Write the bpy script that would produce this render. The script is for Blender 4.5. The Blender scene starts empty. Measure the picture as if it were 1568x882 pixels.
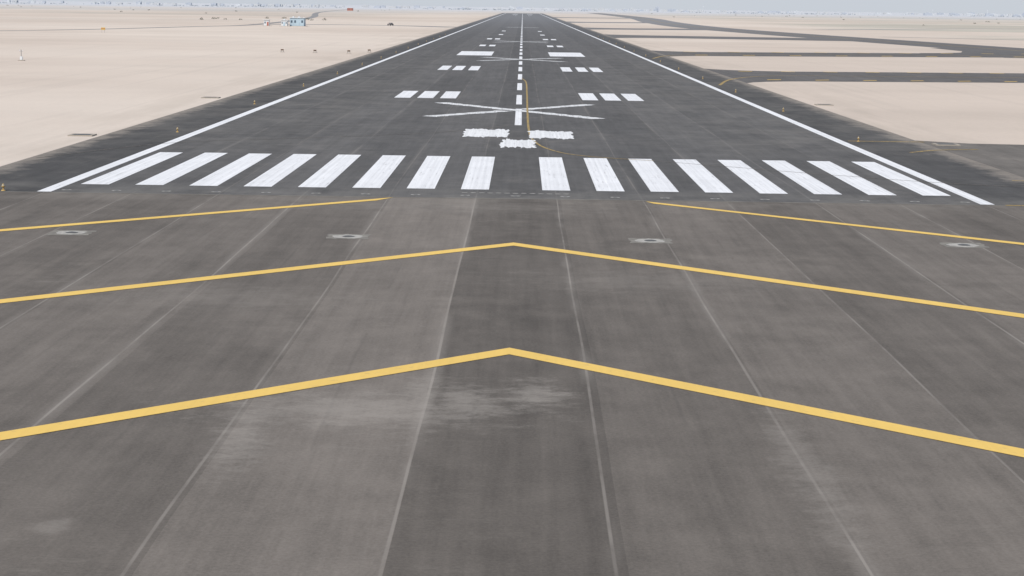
import bpy, bmesh, math, random
from mathutils import Vector, Matrix, Euler
random.seed(7)
scene = bpy.context.scene
coll = scene.collection

# ------------------------------------------------------------------ helpers
class NT:
    def __init__(s, name, rough=0.9, spec=0.2):
        s.mat = bpy.data.materials.new(name); s.mat.use_nodes = True
        s.t = s.mat.node_tree; s.t.nodes.clear()
        s.out = s.t.nodes.new('ShaderNodeOutputMaterial')
        s.b = s.t.nodes.new('ShaderNodeBsdfPrincipled')
        s.t.links.new(s.b.outputs[0], s.out.inputs[0])
        s.b.inputs['Roughness'].default_value = rough
        s.b.inputs['Specular IOR Level'].default_value = spec
        s.tc = s.t.nodes.new('ShaderNodeTexCoord')
        s.sep = s.t.nodes.new('ShaderNodeSeparateXYZ')
        s.t.links.new(s.tc.outputs['Object'], s.sep.inputs[0])
        s.P = s.tc.outputs['Object']; s.X, s.Y, s.Z = s.sep.outputs
    def put(s, sock, v):
        if isinstance(v, (int, float)): sock.default_value = v
        elif isinstance(v, (tuple, list)):
            sock.default_value = tuple(v) + ((1,) if len(v) == 3 and len(sock.default_value) == 4 else ())
        else: s.t.links.new(v, sock)
    def m(s, op, a, b=0.0, c=0.0, clamp=False):
        n = s.t.nodes.new('ShaderNodeMath'); n.operation = op; n.use_clamp = clamp
        s.put(n.inputs[0], a); s.put(n.inputs[1], b); s.put(n.inputs[2], c)
        return n.outputs[0]
    def add(s, a, b): return s.m('ADD', a, b)
    def sub(s, a, b): return s.m('SUBTRACT', a, b)
    def mul(s, a, b): return s.m('MULTIPLY', a, b)
    def sstep(s, v, lo, hi, tlo=0.0, thi=1.0):
        n = s.t.nodes.new('ShaderNodeMapRange'); n.interpolation_type = 'SMOOTHSTEP'
        s.put(n.inputs[0], v); n.inputs[1].default_value = lo; n.inputs[2].default_value = hi
        n.inputs[3].default_value = tlo; n.inputs[4].default_value = thi
        return n.outputs[0]
    def noise(s, scale=(1, 1, 1), sc=1.0, detail=4, rough=0.55, off=0.0):
        mp = s.t.nodes.new('ShaderNodeMapping'); mp.inputs['Scale'].default_value = scale
        mp.inputs['Location'].default_value = (off, off * 1.7, off * .3)
        s.t.links.new(s.P, mp.inputs[0])
        n = s.t.nodes.new('ShaderNodeTexNoise'); n.noise_dimensions = '2D'; n.inputs['Scale'].default_value = sc
        n.inputs['Detail'].default_value = detail; n.inputs['Roughness'].default_value = rough
        s.t.links.new(mp.outputs[0], n.inputs['Vector'])
        return n.outputs[0]
    def mix(s, f, a, b):
        n = s.t.nodes.new('ShaderNodeMix'); n.data_type = 'RGBA'
        s.put(n.inputs[0], f); s.put(n.inputs[6], a); s.put(n.inputs[7], b)
        return n.outputs[2]
    def scale(s, col, f):
        n = s.t.nodes.new('ShaderNodeVectorMath'); n.operation = 'SCALE'
        s.put(n.inputs[0], col); s.put(n.inputs[3], f)
        return n.outputs[0]
    def ramp(s, v, stops, interp='CONSTANT'):
        n = s.t.nodes.new('ShaderNodeValToRGB'); n.color_ramp.interpolation = interp
        e = n.color_ramp.elements
        e[0].position = stops[0][0]; e[1].position = stops[-1][0]
        e[0].color = (stops[0][1],) * 3 + (1,); e[1].color = (stops[-1][1],) * 3 + (1,)
        for p, c in stops[1:-1]:
            k = e.new(p); k.color = (c, c, c, 1)
        s.put(n.inputs[0], v); return n.outputs[0]
    def bump(s, h, strength=0.3, dist=0.02):
        n = s.t.nodes.new('ShaderNodeBump'); n.inputs['Strength'].default_value = strength
        n.inputs['Distance'].default_value = dist
        s.put(n.inputs['Height'], h); s.t.links.new(n.outputs[0], s.b.inputs['Normal'])
    def col(s, c): s.put(s.b.inputs['Base Color'], c); return s.mat

def mesh_obj(name, verts, faces, mat, parent=None):
    me = bpy.data.meshes.new(name); me.from_pydata(verts, [], faces)
    me.update(); o = bpy.data.objects.new(name, me); coll.objects.link(o)
    if mat: me.materials.append(mat)
    if parent: o.parent = parent
    return o

def sheets(name, polys, z, mat):
    v, f = [], []
    for p in polys:
        a = sum(p[i][0] * p[(i + 1) % len(p)][1] - p[(i + 1) % len(p)][0] * p[i][1] for i in range(len(p)))
        if a < 0: p = p[::-1]
        f.append(list(range(len(v), len(v) + len(p))))
        v += [(x, y, z) for x, y in p]
    return mesh_obj(name, v, f, mat)

def rect(x0, x1, y0, y1): return [(x0, y0), (x1, y0), (x1, y1), (x0, y1)]

def catmull(pts, n=10):
    out = []
    P = [pts[0]] + list(pts) + [pts[-1]]
    for i in range(1, len(P) - 2):
        p0, p1, p2, p3 = [Vector(q) for q in P[i - 1:i + 3]]
        for k in range(n):
            t = k / n
            out.append(tuple(0.5 * ((2 * p1) + (p2 - p0) * t + (2 * p0 - 5 * p1 + 4 * p2 - p3) * t * t + (3 * p1 - p0 - 3 * p2 + p3) * t ** 3)))
    out.append(tuple(pts[-1])); return out

def ribbon(name, pts, w, z, mat, smooth=True, n=10):
    c = catmull(pts, n) if smooth else pts
    L, R = [], []
    for i, p in enumerate(c):
        a = Vector(c[max(i - 1, 0)]); b = Vector(c[min(i + 1, len(c) - 1)])
        d = (b - a).normalized(); nrm = Vector((-d.y, d.x))
        L.append(Vector(p) + nrm * w / 2); R.append(Vector(p) - nrm * w / 2)
    v = []; f = []
    for l, r in zip(L, R): v += [(r.x, r.y, z), (l.x, l.y, z)]
    for i in range(len(c) - 1): f.append((2 * i, 2 * i + 2, 2 * i + 3, 2 * i + 1))
    return mesh_obj(name, v, f, mat)

def simple(name, c, rough=0.7, var=0.15, sc=3.0, metal=0):
    n = NT(name, rough); k = n.noise(sc=sc, detail=3)
    f = n.add(n.mul(k, var * 2), 1 - var)
    n.b.inputs['Metallic'].default_value = metal
    return n.col(n.scale(c, f))

# ------------------------------------------------------------------ materials
SAND = (0.560, 0.480, 0.408)
def make_sand():
    n = NT('desert_sand', 1.0, 0.05)
    big = n.noise(sc=0.004, detail=4); mid = n.noise(sc=0.03, detail=4); fine = n.noise(sc=1.2, detail=4, rough=.7)
    tr = n.noise((.25, 1, 1), .02, 4, .65, 11)
    f = n.add(n.mul(n.sub(big, .5), .22), n.mul(n.sub(mid, .5), .16))
    f = n.add(f, n.mul(n.sub(fine, .5), .14)); f = n.add(f, n.mul(n.sub(tr, .5), .16)); f = n.add(f, 1.0)
    c = n.mix(n.sstep(big, .4, .65), SAND, (0.585, 0.512, 0.440))
    ax = n.m('ABSOLUTE', n.X)
    edge = n.mul(n.sstep(ax, 37, 52, 1, 0), n.sstep(n.noise((1, .1, 1), .25, 3), .35, .7))
    c = n.mix(n.mul(edge, .5), c, (0.44, 0.38, 0.32))
    tk = n.noise((1, .012, 1), .35, 3, .6, 71)
    c = n.mix(n.mul(n.sstep(tk, .58, .70), .22), c, (0.46, 0.40, 0.345))
    vg = n.noise((.35, 1, 1), .0045, 5, .65, 4.3)
    vegR = n.mul(n.sstep(vg, .47, .58), n.mul(n.sstep(n.X, 185, 260), n.sstep(n.Y, 500, 900)))
    c = n.mix(n.mul(vegR, .6), c, (0.37, 0.37, 0.31))
    vegL = n.mul(n.sstep(vg, .52, .6), n.mul(n.sstep(n.X, -200, -120, 1, 0), n.sstep(n.Y, 1000, 1600)))
    c = n.mix(n.mul(vegL, .55), c, (0.41, 0.38, 0.33))
    vf = n.noise((.15, 1, 1), .0016, 5, .7, 14)
    c = n.mix(n.mul(n.mul(n.sstep(vf, .45, .6), n.sstep(n.Y, 1800, 3200)), .6), c, (0.43, 0.43, 0.41))
    haze = n.sstep(n.Y, 2000, 6500)
    c = n.mix(n.mul(haze, .9), c, (0.52, 0.54, 0.565))  # bluish distance haze mixed into the sand colour
    n.bump(fine, .2, .15)
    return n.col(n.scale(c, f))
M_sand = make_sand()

def make_asphalt(name, base, lanes, joint=0.5, dust=0.35, stains=False, runway=False, far_haze=None):
    n = NT(name, 0.92, 0.2)
    wob = n.noise((1, .06, 1), .35, 2)
    xw = n.add(n.X, n.mul(n.sub(wob, .5), .40))
    big = n.noise((1, .45, 1), .055, 3, .6)
    mid = n.noise((1, .7, 1), .45, 6, .72, 3)
    cloud = n.noise((1, .8, 1), .16, 4, .7, 83)
    streak = n.noise((2.6, .10, 1), 1.0, 4, .7, 6)
    streak2 = n.noise((.9, .03, 1), 1.0, 3, .6, 16)
    fine = n.noise(sc=9, detail=3, rough=.85)
    f = n.add(n.mul(n.sub(big, .5), .30), n.mul(n.sub(mid, .5), .52))
    f = n.add(f, n.mul(n.sub(cloud, .5), .32))
    f = n.add(f, n.mul(n.sub(streak, .5), .32)); f = n.add(f, n.mul(n.sub(streak2, .5), .40))
    f = n.add(f, n.mul(n.sub(fine, .5), .65)); f = n.add(f, 1.0)
    if lanes:
        u = n.m('DIVIDE', n.add(xw, 40), 80.0)
        f = n.mul(f, n.ramp(u, [((x + 40) / 80, v) for x, v in lanes]))
    col = n.scale(base, f)
    if joint > 0:
        t = n.m('DIVIDE', n.sub(n.m('ABSOLUTE', xw), 2.55), 5.45)
        d = n.mul(n.m('ABSOLUTE', n.sub(n.m('FRACT', n.add(t, .5)), .5)), 5.45)
        core = n.sstep(d, .02, .06, 1, 0)
        dj = n.add(d, n.mul(n.sub(mid, .5), .7)); halo = n.sstep(dj, .0, .38, 1, 0)
        brk = n.sstep(n.noise((1, .25, 1), .6, 3, .7, 8), .36, .62)
        brk2 = n.sstep(n.noise((1, .3, 1), .16, 3, .65, 28), .48, .62)
        j = n.add(n.mul(core, n.add(.28, n.mul(brk, .45))), n.mul(n.mul(halo, brk2), .40))
        j = n.mul(j, n.sstep(n.m('ABSOLUTE', n.X), 31, 33, 1, 0))
        col = n.mix(n.m('MULTIPLY', j, joint, clamp=True), col, (0.29, 0.265, 0.235))
        d2 = n.mul(n.m('ABSOLUTE', n.sub(n.m('FRACT', t), .5)), 5.45)
        sm = n.mul(n.sstep(d2, .0, .10, 1, 0), n.sstep(brk, .3, .8))
        col = n.mix(n.mul(sm, .14), col, (0.055, 0.052, 0.049))
    dn = n.mul(n.sstep(n.noise((.7, .45, 1), .11, 5, .75, 21), .48, .80), n.sstep(mid, .35, .7))
    col = n.mix(n.mul(dn, dust), col, (0.27, 0.24, 0.205))
    sc = n.noise((.35, 1.2, 1), .9, 5, .78, 33)
    col = n.mix(n.mul(n.mul(n.sstep(sc, .54, .80), n.sstep(big, .42, .6)), .30), col, (0.25, 0.228, 0.20))
    if stains:
        ragged = n.noise((.55, .9, 1), .9, 6, .85, 51)
        def blob(cx, cy, rx, ry, k):
            dx = n.m('DIVIDE', n.sub(n.X, cx), rx); dy = n.m('DIVIDE', n.sub(n.Y, cy), ry)
            r = n.m('SQRT', n.add(n.mul(dx, dx), n.mul(dy, dy)))
            return n.mul(n.sstep(n.add(r, n.mul(n.sub(ragged, .5), 4.2)), -.2, 1.6, 1, 0), k)
        s_ = blob(-4.4, 54.8, 4.0, 2.2, .34)
        for a in [(-1.3, 56.2, 1.1, 2.4, .38), (.9, 57.0, .9, 2.2, .42), (-2.6, 55.6, .7, 3.5, .34), (-7.4, 52.0, .7, 4.0, .34), (8.0, 47.5, .6, 7, .22), (5.5, 82, 5, 3, .12),
                  (-12, 76, 4, 3, .12), (-10.4, 41.6, .4, .6, .22), (-3, 112, 9, 3, .14)]:
            s_ = n.m('MAXIMUM', s_, blob(*a))
        col = n.mix(s_, col, (0.38, 0.35, 0.31))
        tb = n.mul(n.sstep(n.Y, 111, 117), n.sstep(cloud, .35, .7))
        col = n.mix(n.mul(tb, .32), col, (0.24, 0.22, 0.19))
    if runway:
        ax = n.m('ABSOLUTE', n.X)
        tb = n.mul(n.sstep(n.Y, 119, 127, 1, 0), n.sstep(cloud, .3, .7))
        col = n.mix(n.mul(tb, .4), col, (0.20, 0.19, 0.17))
        side = n.mul(n.sstep(ax, 9, 20), n.mul(n.sstep(n.Y, 140, 175), n.sstep(n.Y, 300, 700, 1, 0)))
        col = n.mix(n.mul(n.mul(side, n.sstep(cloud, .3, .7)), .22), col, (0.22, 0.205, 0.18))
        col = n.mix(n.mul(n.sstep(n.Y, 250, 2200), .60), col, (0.22, 0.225, 0.235))  # aerial haze painted in: runway pales with distance
        se = n.mul(n.sstep(n.add(ax, n.mul(n.sub(mid, .5), 5.0)), 35.2, 37.6), .6)
        col = n.mix(se, col, (0.32, 0.28, 0.235))
    elif far_haze:
        col = n.mix(n.mul(n.sstep(n.Y, 250, 1800), far_haze), col, (0.27, 0.27, 0.275))  # distance haze put into the taxiway and road colour, not dust
    n.bump(fine, .5, .01)
    return n.col(col)

pad_lanes = [(-40, .9), (-29.8, 1.0), (-24.3, .93), (-18.9, 1.08), (-13.4, .94), (-8.0, 1.18), (-2.55, .80), (2.55, .98), (8.0, 1.12), (13.4, .95), (18.9, 1.07), (24.3, .93), (29.8, 1.05)]
rw_lanes = [(-40, .70), (-30.2, 1.0), (-24.3, .94), (-18.9, 1.08), (-13.4, .96), (-8.0, 1.07), (-2.55, .92), (2.55, 1.03), (8.0, .96), (13.4, 1.07), (18.9, .97), (24.3, 1.05), (30.2, .76)]
M_pad = make_asphalt('blast_pad_asphalt', (0.139, 0.123, 0.107), pad_lanes, .68, .20, stains=True)
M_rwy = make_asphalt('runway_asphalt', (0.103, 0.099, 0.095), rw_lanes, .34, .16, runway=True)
M_twy = make_asphalt('taxiway_asphalt', (0.120, 0.113, 0.107), None, 0, .25, far_haze=.7)
M_twyn = make_asphalt('entry_taxiway_asphalt', (0.145, 0.132, 0.117), None, 0, .45)
M_road = make_asphalt('road_asphalt', (0.24, 0.22, 0.20), None, 0, .4, far_haze=.7)

def make_paint(name, c, wear=.35, dirt=(0.2, 0.185, 0.165), lo=.62, hi=.82, groove=.34):
    n = NT(name, 0.65, 0.3)
    a = n.noise((5, .25, 1), 1.0, 5, .7); b = n.noise(sc=2.2, detail=5, rough=.75, off=4); k = n.noise(sc=.25, detail=3, off=9)
    g = n.noise((5, .02, 1), 1.0, 2, .5, 13)
    f = n.add(n.add(.94, n.mul(n.sub(k, .5), .16)), n.mul(n.sub(g, .5), groove))
    w = n.m('MAXIMUM', n.sstep(a, lo, hi) if groove > .2 else 0.0, n.sstep(b, lo + .03, hi))
    return n.col(n.mix(n.mul(w, wear), n.scale(c, f), dirt))
M_white = make_paint('white_runway_paint', (0.775, 0.775, 0.775), .6, lo=.56)
M_whiteX = make_paint('white_rough_paint', (0.70, 0.70, 0.69), .7, lo=.53, hi=.70)
M_yel = make_paint('yellow_paint', (0.78, 0.525, 0.135), .5, lo=.55, groove=.08)
M_yelf = make_paint('faded_yellow_paint', (0.42, 0.29, 0.09), .7, (.12, .105, .085), .45, .7)
M_faint = make_paint('ghost_paint', (0.22, 0.19, 0.145), .85, (.12, .11, .098), .4, .6)

# ------------------------------------------------------------------ ground
def grid(name, x0, x1, y0, y1, z, mat):
    return sheets(name, [rect(x0, x1, y0, y1)], z, mat)
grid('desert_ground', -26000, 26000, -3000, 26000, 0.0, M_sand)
RE = 3420
grid('blast_pad', -37.6, 37.6, -60, 117.2, 0.016, M_pad)
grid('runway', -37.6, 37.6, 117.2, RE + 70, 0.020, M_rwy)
grid('pavement_joint', -37.4, 37.4, 117.08, 117.36, 0.026, simple('joint_sealant', (.20, .185, .16), .8, .5, 1.2))
sheets('entry_taxiway', [[(37.0, 60), (260, 60), (260, 172.6), (48, 172.6), (42, 173.4), (37.0, 177)]], 0.012, M_twyn)

ptx = [(172, 100), (170, 330), (166, 550), (150, 760), (133, 960), (118, 1240), (122, 1650), (145, 2300), (156, 3400), (158, 4200)]
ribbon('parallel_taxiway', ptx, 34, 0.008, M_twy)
def exit_twy(y0, y1, dy, x1=160, r=16):
    p = []
    for k in range(7):
        a = math.pi / 2 * k / 6
        p.append((37.0 + r - r * math.cos(a), y0 - r + r * math.sin(a) + 0.0))
    p.append((x1, y0 + dy)); p.append((x1, y1 + dy))
    for k in range(7):
        a = math.pi / 2 * (1 - k / 6)
        p.append((37.0 + r - r * math.cos(a), y1 + r - r * math.sin(a)))
    return p
sheets('exit_taxiway', [exit_twy(322, 372, 22, 175)], 0.012, M_twy)
sheets('exit_taxiway', [exit_twy(488, 532, 40, 172)], 0.012, M_twy)
sheets('exit_taxiway', [exit_twy(775, 845, -20, 150, 24)], 0.012, M_twy)
sheets('exit_taxiway', [exit_twy(1060, 1130, 40, 125, 26)], 0.012, M_twy)
sheets('exit_taxiway', [exit_twy(1500, 1590, 60, 120, 30)], 0.012, M_twy)
sheets('exit_taxiway', [exit_twy(2150, 2280, 60, 140, 30)], 0.012, M_twy)
sheets('taxiway_fillet', [[(118, 557), (126, 561), (134, 572), (139, 592), (139, 640), (165, 640), (165, 540), (118, 540)],
                          [(125, 402), (140, 404), (152, 416), (156, 440), (170, 440), (170, 380), (125, 380)],
                          [(132, 512), (146, 508), (153, 490), (170, 480), (170, 530), (132, 530)]], 0.0145, M_twy)
ribbon('perimeter_road', [(-420, 560), (-300, 640), (-204, 736), (-165, 930), (-152, 1100), (-190, 1700), (-300, 2800), (-420, 4600)], 7, 0.008, M_road)
ribbon('service_road', [(-152, 1080), (-110, 1112), (-70, 1105), (-36, 1060)], 22, 0.012, M_road)
ribbon('service_road', [(-900, 1400), (-420, 1260), (-180, 1320)], 7, 0.004, M_road)
ribbon('desert_road', [(190, 1200), (420, 1500), (800, 1700), (1600, 2100)], 12, 0.008, M_road)
ribbon('desert_road', [(172, 900), (420, 760), (900, 700)], 9, 0.012, M_road)
ribbon('desert_road', [(-3000, 2500), (-900, 2700), (-300, 2900)], 14, 0.012, M_road)

# ------------------------------------------------------------------ markings
ZM = 0.032
st = []
for sgn in (-1, 1):
    for i in range(8):
        a = 1.77 + 3.6 * i
        st.append(rect(min(sgn * a, sgn * (a + 1.86)), max(sgn * a, sgn * (a + 1.86)), 122.9 + random.uniform(-.12, .12), 150.2 + random.uniform(-.15, .15)))
        st.append(rect(min(sgn * a, sgn * (a + 1.86)), max(sgn * a, sgn * (a + 1.86)), RE - 40, RE - 10))
sheets('threshold_markings', st, ZM, M_white)
sheets('runway_side_stripe', [rect(-30.4, -29.5, 117.6, RE)], ZM, M_white)
sheets('runway_side_stripe', [rect(29.5, 30.4, 117.6, RE)], ZM, M_white)
cl = [rect(-.36, .36, 191, 222)]
y = 232
while y < RE - 60:
    cl.append(rect(-.36, .36, y, y + 25)); y += 40
sheets('runway_centreline', cl, ZM, M_white)
td = []
def bars(y0, y1, xs):
    for a, b in xs:
        td.append(rect(a, b, y0, y1)); td.append(rect(-b, -a, y0, y1))
three = [(8.3, 10.4), (11.3, 13.4), (14.3, 16.4)]
three2 = [(8.0, 9.9), (11.0, 12.9), (13.8, 15.7)]
bars(245, 265, three); bars(354, 379, three2)
bars(570, 592, three2[:2]); bars(690, 712, three2[:2]); bars(800, 822, three2[:1]); bars(920, 942, three2[:1])
bars(2450, 2475, three2[:1]); bars(2600, 2625, three2[:2]); bars(2750, 2775, three2[:2]); bars(3050, 3075, three2); bars(3200, 3225, three2)
sheets('touchdown_zone_markings', td, ZM, M_white)
sheets('aiming_point_marking', [rect(7.2, 15.9, 462, 503), rect(-15.9, -7.2, 462, 503), rect(7.2, 15.9, 2890, 2940), rect(-15.9, -7.2, 2890, 2940)], ZM, M_white)

def ragged_strip(p, q, w, jit=.24, n=46):
    p, q = Vector(p), Vector(q); d = (q - p).normalized(); nr = Vector((-d.y, d.x))
    A = []; B = []
    for i in range(n + 1):
        c = p.lerp(q, i / n)
        A.append(tuple(c + nr * (w / 2 + random.uniform(-jit, jit)) + d * random.uniform(-.1, .1)))
        B.append(tuple(c - nr * (w / 2 + random.uniform(-jit, jit)) + d * random.uniform(-.1, .1)))
    return A + B[::-1]
def cross(cx, cy, hx=9.4, hy=15, w=2.0):
    a = ragged_strip((cx - hx, cy + hy), (cx + hx, cy - hy), w)
    o = sheets('closed_runway_cross', [a], ZM + .006, M_whiteX)
    t = .055
    p, q = Vector((cx - hx, cy - hy)), Vector((cx + hx, cy + hy))
    b1 = ragged_strip(p, p.lerp(q, .5 - t), w, n=22); b2 = ragged_strip(p.lerp(q, .5 + t), q, w, n=22)
    v, f = [], []
    for pl in (b1, b2):
        pl = pl[::-1]
        f.append(list(range(len(v), len(v) + len(pl)))); v += [(x, yy, 0) for x, yy in pl]
    mesh_obj('arm', [(x, yy, ZM + .006) for x, yy, _ in v], f, M_whiteX, o)
cross(-.5, 219); cross(.2, 432); cross(0, 650); cross(0, 1100)

def blot(x0, x1, y0, y1, jx=.25, jy=.8, nx=30, ny=12, e=.08, k=.25):
    def walk(c, amp):
        v = 0; out = []
        for i in range(c):
            v = v * k + random.uniform(-amp, amp) * (.8 + (random.random() < .15) * .9)
            out.append(v * min(1, (i + 1) / 3, (c - i) / 3))
        return out
    pts = []
    w1, w2 = walk(nx, jy), walk(nx, jy); w3, w4 = walk(ny, jx), walk(ny, jx)
    for i in range(nx): pts.append((x0 + (x1 - x0) * i / nx + random.uniform(-e, e), y0 + w1[i]))
    for i in range(ny): pts.append((x1 + w3[i], y0 + (y1 - y0) * i / ny))
    for i in range(nx): pts.append((x1 - (x1 - x0) * i / nx + random.uniform(-e, e), y1 + w2[i]))
    for i in range(ny): pts.append((x0 + w4[i], y1 - (y1 - y0) * i / ny))
    return pts
M_blot = make_paint('splashed_white_paint', (0.76, 0.76, 0.75), .45, (.26, .25, .24), .55, .72)
for x0, x1, y0, y1 in ((-5.15, -.9, 172.9, 184.0), (-1.45, 1.6, 160.4, 169.8), (1.1, 5.2, 172.0, 182.2)):
    sheets('painted_out_marking', [blot(x0, x1, y0, y1, .22, .95)], ZM + .012, M_blot)

def chevron(ay, reach=36.5, w=.9):
    h = w * math.sqrt(2)
    return [[(0, ay), (0, ay - h), (s * reach, ay - reach - h), (s * reach, ay - reach)] for s in (-1, 1)]
for ay in (65.2, 95.1, 35.0): sheets('chevron_marking', chevron(ay), ZM, M_yel)
sheets('chevron_marking', [[(-7.7, 117.0), (-36.5, 88.4), (-36.5, 87.2), (-8.6, 115.0)], [(8.2, 116.7), (8.6, 115.4), (36.5, 87.2), (36.5, 88.4)]], ZM, M_yel)

ribbon('taxi_guideline', [(.35, 316), (1.0, 300), (1.05, 255), (1.05, 188), (1.6, 167.4), (3.2, 157), (5.8, 151.9), (10.9, 148.2)], .22, ZM + .008, M_yelf)
ribbon('taxi_guideline', [(10.9, 148.2), (17, 143), (24, 137), (36, 129.8), (70, 121)], .16, ZM + .008, M_faint)
ribbon('taxi_guideline', [(-37, 143), (-30, 160), (-20, 168), (-8, 178), (-1, 190)], .14, ZM + .008, M_faint)
sheets('taxi_guideline', [rect(30.9, 38.0, 174.0, 174.6)], ZM, M_yelf)
ribbon('taxi_guideline', [(34, 161), (37, 164.2), (41, 165.8)], .4, ZM, M_yelf)
ribbon('taxi_guideline', [(36, 135), (60, 135.2), (120, 135)], .3, ZM, M_yelf, False)
ribbon('taxi_guideline', [(31, 117.3), (60, 117.6)], .4, ZM + .004, M_yelf, False)
ribbon('taxi_guideline', [(32, 300), (38, 330), (50, 348), (80, 352), (170, 366)], .5, ZM, M_yelf)
ribbon('taxi_guideline', [(32, 455), (40, 490), (60, 508), (90, 520), (165, 545)], .6, ZM, M_yelf)
ribbon('taxi_guideline', [(p[0], p[1]) for p in ptx], .8, ZM, M_yelf)
sb = []
for i in range(14):
    x = 43 + i * 8.6
    for yy, dy in ((324 + (x - 37) * .16, 5), (368 + (x - 37) * .16, -4)):
        sb.append([(x, yy), (x + 2.6, yy + dy * .3), (x + 2.6, yy + dy * .3 + 1.5), (x, yy + 1.5)])
for i in range(9):
    x = 46 + i * 13
    for yy, dy in ((491 + (x - 37) * .3, 5), (528 + (x - 37) * .3, -4)):
        sb.append([(x, yy), (x + 3.4, yy + dy * .3), (x + 3.4, yy + dy * .3 + 2.4), (x, yy + 2.4)])
sheets('taxiway_shoulder_stripes', sb, ZM + .004, M_yel)

M_patch = simple('ground_concrete_patch', (.21, .197, .173), .9, .45, 1.6)
M_patch2 = simple('pale_ring_sealant', (.36, .345, .315), .9, .45, 3)
M_dark = simple('light_housing_dark', (.10, .098, .092), .5, .2)
M_metal = simple('galvanised_metal', (.35, .35, .35), .45, .15, 4, .6)
def disc(cx, cy, r, n=28, j=0.0):
    return [(cx + (r + random.uniform(-j, j)) * math.cos(2 * math.pi * k / n), cy + (r + random.uniform(-j, j)) * math.sin(2 * math.pi * k / n)) for k in range(n)]
def inset_light(name, x, y, r=.33):
    e = bpy.data.objects.new(name, None); coll.objects.link(e)
    parts = [sheets('patch', [blot(x - 1.15, x + 1.05, y - 1.0, y + 1.0, .12, .16, 14, 8, .04)], .022, M_patch),
             sheets('sealant_ring', [disc(x - .1, y, .8, j=.09)], .026, M_patch2)]
    bm = bmesh.new()
    bmesh.ops.create_cone(bm, cap_ends=True, segments=24, radius1=r, radius2=r * .6, depth=.03, matrix=Matrix.Translation((x - .05, y, .045)))
    me = bpy.data.meshes.new('housing'); bm.to_mesh(me); bm.free(); me.materials.append(M_dark)
    o = bpy.data.objects.new('housing', me); coll.objects.link(o); parts.append(o)
    for p in parts: p.parent = e
for x in (-23.1, -8.6, 7.2, 23.6): inset_light('inset_approach_light', x, 96.7)
rings = []
for k in range(-9, 10): rings.append(disc(k * 3.2, 118.9, .33, 16, .03))
for k in range(-6, 7): rings.append(disc(k * .55, 120.6 + random.uniform(-.1, .1), .2, 10, .03))
sheets('threshold_light_row', rings, ZM, simple('threshold_light_rim', (.30, .285, .26), .6, .3, 2))
sheets('threshold_light_lens', [disc(k * 3.2, 118.9, .15, 12) for k in range(-9, 10)], ZM + .006, M_dark)
M_conc = simple('weathered_concrete', (.36, .32, .27), .9, .2, 1)
def pit(x, y):
    bm = bmesh.new(); bmesh.ops.create_cube(bm, size=1, matrix=Matrix.Translation((x, y, .05)) @ Matrix.Diagonal((2.2, 2.0, .12, 1)))
    bmesh.ops.bevel(bm, geom=bm.edges[:], offset=.02, segments=2)
    me = bpy.data.meshes.new('cover'); bm.to_mesh(me); bm.free(); me.materials.append(M_conc)
    o = bpy.data.objects.new('cable_pit_cover', me); coll.objects.link(o)
    mesh_obj('lid', [(x - .8, y - .7, .118), (x + .8, y - .7, .118), (x + .8, y + .7, .118), (x - .8, y + .7, .118)], [(0, 1, 2, 3)], M_dark, o)
for s in (-1, 1):
    for yy in (168, 238): pit(s * 39.3, yy + (3 if s > 0 else 0))

# ------------------------------------------------------------------ object builder
def box(bm, cx, cy, cz, sx, sy, sz, bev=0.0, rot=None, mi=0):
    m = Matrix.Translation((cx, cy, cz))
    if rot: m = m @ rot
    r = bmesh.ops.create_cube(bm, size=1, matrix=m @ Matrix.Diagonal((sx, sy, sz, 1)))
    fs = {f for v in r['verts'] for f in v.link_faces}
    for f in fs: f.material_index = mi
    if bev:
        es = list({e for v in r['verts'] for e in v.link_edges})
        rr = bmesh.ops.bevel(bm, geom=es, offset=bev, segments=2, affect='EDGES')
        for f in rr['faces']: f.material_index = mi
def cyl(bm, cx, cy, z0, z1, r1, r2=None, seg=14, mi=0, rot=None):
    if r2 is None: r2 = r1
    m = Matrix.Translation((cx, cy, (z0 + z1) / 2))
    if rot: m = m @ rot
    r = bmesh.ops.create_cone(bm, cap_ends=True, segments=seg, radius1=r1, radius2=r2, depth=z1 - z0, matrix=m)
    for f in {f for v in r['verts'] for f in v.link_faces}: f.material_index = mi
def finish(name, bm, mats, parent=None, loc=(0, 0, 0)):
    me = bpy.data.meshes.new(name); bm.to_mesh(me); bm.free()
    for m in mats: me.materials.append(m)
    o = bpy.data.objects.new(name, me); coll.objects.link(o); o.location = loc
    if parent: o.parent = parent
    return o

M_amber = simple('yellow_light_body', (.52, .35, .13), .6, .1)
M_glass = simple('lens_glass', (.45, .40, .30), .15, .05)
bm = bmesh.new()
cyl(bm, 0, 0, 0, .05, .15, .13, mi=0); cyl(bm, 0, 0, .05, .20, .04, mi=0); cyl(bm, 0, 0, .20, .27, .06, .11, mi=0)
cyl(bm, 0, 0, .27, .31, .11, mi=0); cyl(bm, 0, 0, .31, .41, .085, .06, mi=1); cyl(bm, 0, 0, .41, .44, .065, .03, mi=0)
el = finish('runway_edge_light', bm, [M_amber, M_glass], loc=(-32.6, 117.9, .02))
for i in range(1, 14):
    for s in (-1, 1):
        o = bpy.data.objects.new('runway_edge_light', el.data); coll.objects.link(o); o.location = (s * 31.8, 123.4 + 50.6 * i, .02)

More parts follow.
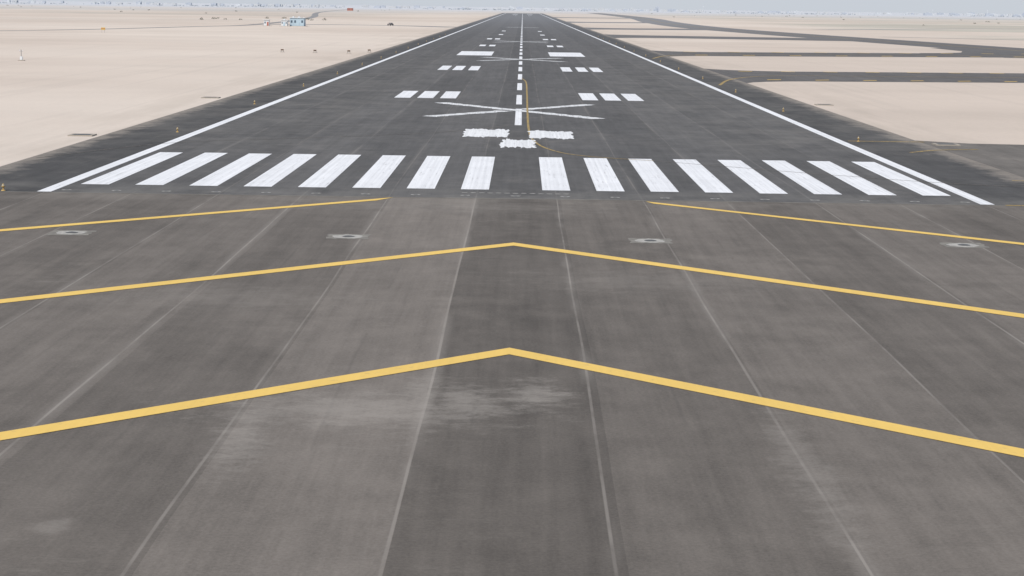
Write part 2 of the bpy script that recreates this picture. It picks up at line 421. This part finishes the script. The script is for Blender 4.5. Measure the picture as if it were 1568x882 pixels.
M_or = simple('papi_orange', (.34, .22, .13), .6, .2)
M_lens = simple('papi_lens', (.12, .11, .10), .2, .1)
def papi(x, y):
    bm = bmesh.new()
    box(bm, 0, 0, .58, .7, .6, .26, .04)
    box(bm, 0, -.32, .59, .56, .05, .14, .008, mi=1)
    box(bm, 0, -.05, .74, .76, .76, .04, .01)
    for a in (-.28, .28):
        for b in (-.22, .22): cyl(bm, a, b, .03, .47, .03, mi=2)
    box(bm, 0, 0, .03, 1.1, 1.0, .10, .01, mi=3)
    finish('precision_approach_light_unit', bm, [M_or, M_lens, M_metal, M_conc], loc=(x, y, 0))
for x, y in ((-59.6, 468), (-51.2, 466), (-42.7, 465), (-38.6, 477)): papi(x, y)

M_signY = simple('sign_yellow', (.60, .42, .10), .5, .05)
def marker_board(x, y, h, mats):
    bm = bmesh.new()
    cyl(bm, -.5, 0, 0, h, .05, mi=1); cyl(bm, .5, 0, 0, h, .05, mi=1)
    box(bm, 0, -.07, h * .75, 1.6, .06, h * .45, .01, mi=0); box(bm, 0, -.115, h * .75, 1.62, .02, h * .12, 0, mi=2)
    finish('marker_board', bm, mats, loc=(x, y, 0))
M_red = simple('red_paint', (.42, .17, .13), .6, .1); M_wh = simple('white_coating', (.70, .71, .71), .6, .06)
marker_board(-161, 722, 2.0, [M_signY, M_metal, M_red])
def met_post(x, y):
    bm = bmesh.new()
    cyl(bm, 0, 0, 0, 2.2, .07, .05, mi=0); box(bm, 0, 0, .5, .5, .4, .7, .03, mi=1); box(bm, 0, 0, 1.9, .7, .06, .06, 0, mi=0)
    cyl(bm, -.32, 0, 1.93, 2.2, .06, mi=1); cyl(bm, .32, 0, 1.93, 2.15, .08, .02, mi=1); box(bm, 0, 0, .05, 1.2, 1.2, .12, .01, mi=2)
    finish('weather_sensor_post', bm, [M_metal, M_wh, M_conc], loc=(x, y, 0))
met_post(-100, 375)

# ------------------------------------------------------------------ buildings
M_blue = simple('pale_blue_cladding', (.44, .55, .62), .6, .06); M_win = simple('window_glass', (.10, .14, .18), .1, .1)
M_roof = simple('roof_sheet', (.64, .66, .67), .5, .1)
def building(name, x, y, w, d, h, wall, roof, nwin, shed=False, rot=0):
    e = bpy.data.objects.new(name, None); coll.objects.link(e); e.location = (x, y, 0); e.rotation_euler[2] = rot
    bm = bmesh.new(); box(bm, 0, 0, h / 2, w, d, h, .04); finish('walls', bm, [wall], e)
    bm = bmesh.new(); box(bm, 0, 0, h + .13, w + .7, d + .7, .26, .04)
    for i in range(int(w / 3)): box(bm, -w / 2 + 1.5 + i * 3, 0, h + .55, 1.0, 1.0, .58, .04)
    finish('roof', bm, [roof], e)
    bm = bmesh.new()
    for i in range(nwin):
        xx = -w / 2 + w * (i + .5) / nwin
        if i == nwin // 2: continue
        box(bm, xx, -d / 2 - .03, h * .58, w / nwin * .5, .08, h * .3, .01)
    finish('windows', bm, [M_win], e)
    bm = bmesh.new(); box(bm, -w / 2 + w * (nwin // 2 + .5) / nwin, -d / 2 - .04, 1.05, .95, .1, 2.1, .01); finish('door', bm, [M_red if shed else M_blue], e)
    bm = bmesh.new(); box(bm, 0, 0, .06, w + 2, d + 2, .12, .02); finish('plinth', bm, [M_conc], e)
building('equipment_building', -121.5, 1018, 7.6, 8, 4.3, M_blue, M_roof, 4)
building('site_cabin', -127.6, 1010, 3.2, 4, 3.0, M_wh, M_roof, 3)
building('equipment_hut', -137.5, 1012, 2.8, 3, 3.0, M_wh, M_roof, 2, True)
building('localizer_building', -330, 3600, 11, 8, 5, M_red, M_wh, 4, True)

def pickup(x, y, r):
    e = bpy.data.objects.new('pickup_truck', None); coll.objects.link(e); e.location = (x, y, .014); e.rotation_euler[2] = r
    bm = bmesh.new()
    prof = [(-2.6, .45), (2.55, .45), (2.6, .95), (1.5, 1.08), (.85, 1.68), (-.55, 1.70), (-.75, 1.1), (-2.6, 1.1)]
    a = [bm.verts.new((px, -.88, pz)) for px, pz in prof]; b = [bm.verts.new((px, .88, pz)) for px, pz in prof]
    bm.faces.new(a); bm.faces.new(b[::-1])
    for i in range(8): bm.faces.new((a[i], b[i], b[(i + 1) % 8], a[(i + 1) % 8]))
    bmesh.ops.recalc_face_normals(bm, faces=bm.faces); bmesh.ops.bevel(bm, geom=bm.edges[:], offset=.06, segments=2, affect='EDGES')
    finish('body', bm, [simple('truck_paint', (.16, .15, .15), .3, .05)], e)
    bm = bmesh.new()
    for s in (-1, 1): box(bm, .2, s * .885, 1.38, 1.1, .03, .36, .01)
    finish('windows', bm, [M_win], e)
    bm = bmesh.new()
    for px in (-1.65, 1.65):
        for s in (-1, 1): cyl(bm, px, s * .8, .37 - .12, .37 + .12, .37, rot=Matrix.Rotation(math.pi / 2, 4, 'X'), seg=20)
    finish('wheels', bm, [M_dark], e)
pickup(-77, 1100, 1.2)

M_leaf = simple('saltbush_leaves', (.17, .17, .14), .9, .3, .6)
def shrubs():
    bm = bmesh.new(); R = random.Random(3)
    spots = []
    for c in ((-215, 1330), (-232, 1350), (-190, 1500), (-150, 1420)):
        for k in range(3): spots.append((c[0] + R.gauss(0, 8), c[1] + R.gauss(0, 20), R.uniform(1.0, 2.0)))
    for k in range(110):
        if R.random() < .6: spots.append((R.uniform(200, 1500), R.uniform(1300, 4600), R.uniform(1.0, 2.2)))
        else: spots.append((R.uniform(-1600, -260), R.uniform(1900, 4600), R.uniform(1.0, 2.2)))
    for x, y, r in spots:
        for q in range(34):
            th = R.uniform(0, 6.28); rr = r * math.sqrt(R.random()); z = R.uniform(.1, 1.0) * r * (1.0 - .5 * rr / r)
            s = r * R.uniform(.14, .26); c = Vector((x + rr * math.cos(th), y + rr * math.sin(th), z))
            e = Euler((R.uniform(0, 3), R.uniform(0, 3), R.uniform(0, 3))).to_matrix()
            bm.faces.new([bm.verts.new(c + e @ Vector(p)) for p in ((-s, 0, 0), (0, -s * .6, .1), (s, 0, 0), (0, s * .6, -.1))])
    finish('desert_shrubs', bm, [M_leaf])
shrubs()

def town():
    bm = bmesh.new(); R = random.Random(11)
    for k in range(300):
        x = R.uniform(-2600, 2600); y = R.uniform(6800, 9500)
        cl_ = math.sin(x * .0041) + math.sin(x * .011 + 1)
        if cl_ < -.3 and R.random() < .85: continue
        w = R.uniform(8, 30); h = R.uniform(4, 10) * (1 + (R.random() < .06) * .8); mi = R.choice((0, 1, 2, 2, 3))
        box(bm, x, y, h / 2, w, R.uniform(10, 30), h, mi=mi)
        box(bm, x, y, h + .6, w * .3, 6, 2.4, mi=mi)
        if R.random() < .5:
            for i in range(int(w / 7)): box(bm, x - w / 2 + 3.5 + 7 * i, y - 15.2, h * .5, 2.4, .5, h * .35, mi=4)
        if R.random() < .03: cyl(bm, x + w, y, 0, h * 2.2, 1.6, 1.0, mi=0); cyl(bm, x + w, y, h * 2.2, h * 2.2 + 5, 1.8, .1, mi=0)
    finish('distant_town_buildings', bm, [simple('hazy_town_white', (.58, .60, .62), .8, .06, .1), simple('hazy_town_beige', (.52, .53, .54), .8, .06, .1), simple('hazy_town_grey', (.46, .49, .54), .8, .06, .1), simple('hazy_town_sand', (.54, .55, .56), .8, .06, .1), simple('hazy_town_window', (.38, .42, .47), .5, .1, .1)])  # wall and window colours paled and greyed to carry the haze
    bm = bmesh.new()
    for k in range(1300):
        x = R.uniform(-2700, 2700); y = R.uniform(5600, 6900) ; s = R.uniform(1, 2.4)
        if math.sin(x * .007 + 2) + R.uniform(-1, 1) < 0: continue
        for q in range(5):
            c = Vector((x + R.uniform(-s, s) * 1.8, y, R.uniform(.3, 1.2) * s)); e = Euler((R.uniform(0, 3), R.uniform(0, 3), R.uniform(0, 3))).to_matrix()
            bm.faces.new([bm.verts.new(c + e @ Vector(p)) for p in ((-s, 0, 0), (0, -s * .6, 0), (s, 0, 0), (0, s * .6, 0))])
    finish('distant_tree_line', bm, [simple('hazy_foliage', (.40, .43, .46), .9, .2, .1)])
town()

# ------------------------------------------------------------------ light, sky, camera
EL = math.radians(52); AZ = math.radians(215)
w = bpy.data.worlds.new('World'); scene.world = w; w.use_nodes = True
nt = w.node_tree; bg = nt.nodes['Background']; sk = nt.nodes.new('ShaderNodeTexSky'); sk.sky_type = 'NISHITA'
sk.sun_disc = False; sk.sun_elevation = EL; sk.sun_rotation = AZ; sk.dust_density = 1.5; sk.air_density = 1.0; sk.altitude = 10
tc = nt.nodes.new('ShaderNodeTexCoord'); sp = nt.nodes.new('ShaderNodeSeparateXYZ'); nt.links.new(tc.outputs['Generated'], sp.inputs[0])
mr = nt.nodes.new('ShaderNodeMapRange'); mr.interpolation_type = 'SMOOTHSTEP'
nt.links.new(sp.outputs[2], mr.inputs[0]); mr.inputs[1].default_value = 0.0; mr.inputs[2].default_value = .16; mr.inputs[3].default_value = .9; mr.inputs[4].default_value = 0.0
mx = nt.nodes.new('ShaderNodeMix'); mx.data_type = 'RGBA'
nt.links.new(mr.outputs[0], mx.inputs[0]); nt.links.new(sk.outputs[0], mx.inputs[6]); mx.inputs[7].default_value = (5.6, 6.0, 6.6, 1)
nt.links.new(mx.outputs[2], bg.inputs[0]); bg.inputs[1].default_value = 0.11
sd = Vector((math.sin(AZ) * math.cos(EL), math.cos(AZ) * math.cos(EL), math.sin(EL)))
L = bpy.data.lights.new('sun', 'SUN'); L.energy = 3.7; L.angle = math.radians(.6); L.color = (1, .965, .91)
lo = bpy.data.objects.new('sun', L); coll.objects.link(lo); lo.rotation_euler = sd.to_track_quat('Z', 'Y').to_euler(); lo.location = (0, 0, 100)
scene.view_settings.view_transform = 'Standard'; scene.view_settings.look = 'None'; scene.view_settings.exposure = 0

cam = bpy.data.cameras.new('camera'); co = bpy.data.objects.new('camera', cam); coll.objects.link(co)
cam.sensor_width = 36; cam.lens = 65.43; cam.clip_start = .5; cam.clip_end = 60000
p = math.atan(431 / 2850)
co.matrix_world = Matrix.Translation((.305, 0, 12.04)) @ Matrix.Rotation(.00372, 4, 'Z') @ Matrix.Rotation(math.pi / 2 - p, 4, 'X') @ Matrix.Rotation(.0135, 4, 'Z')
scene.camera = co
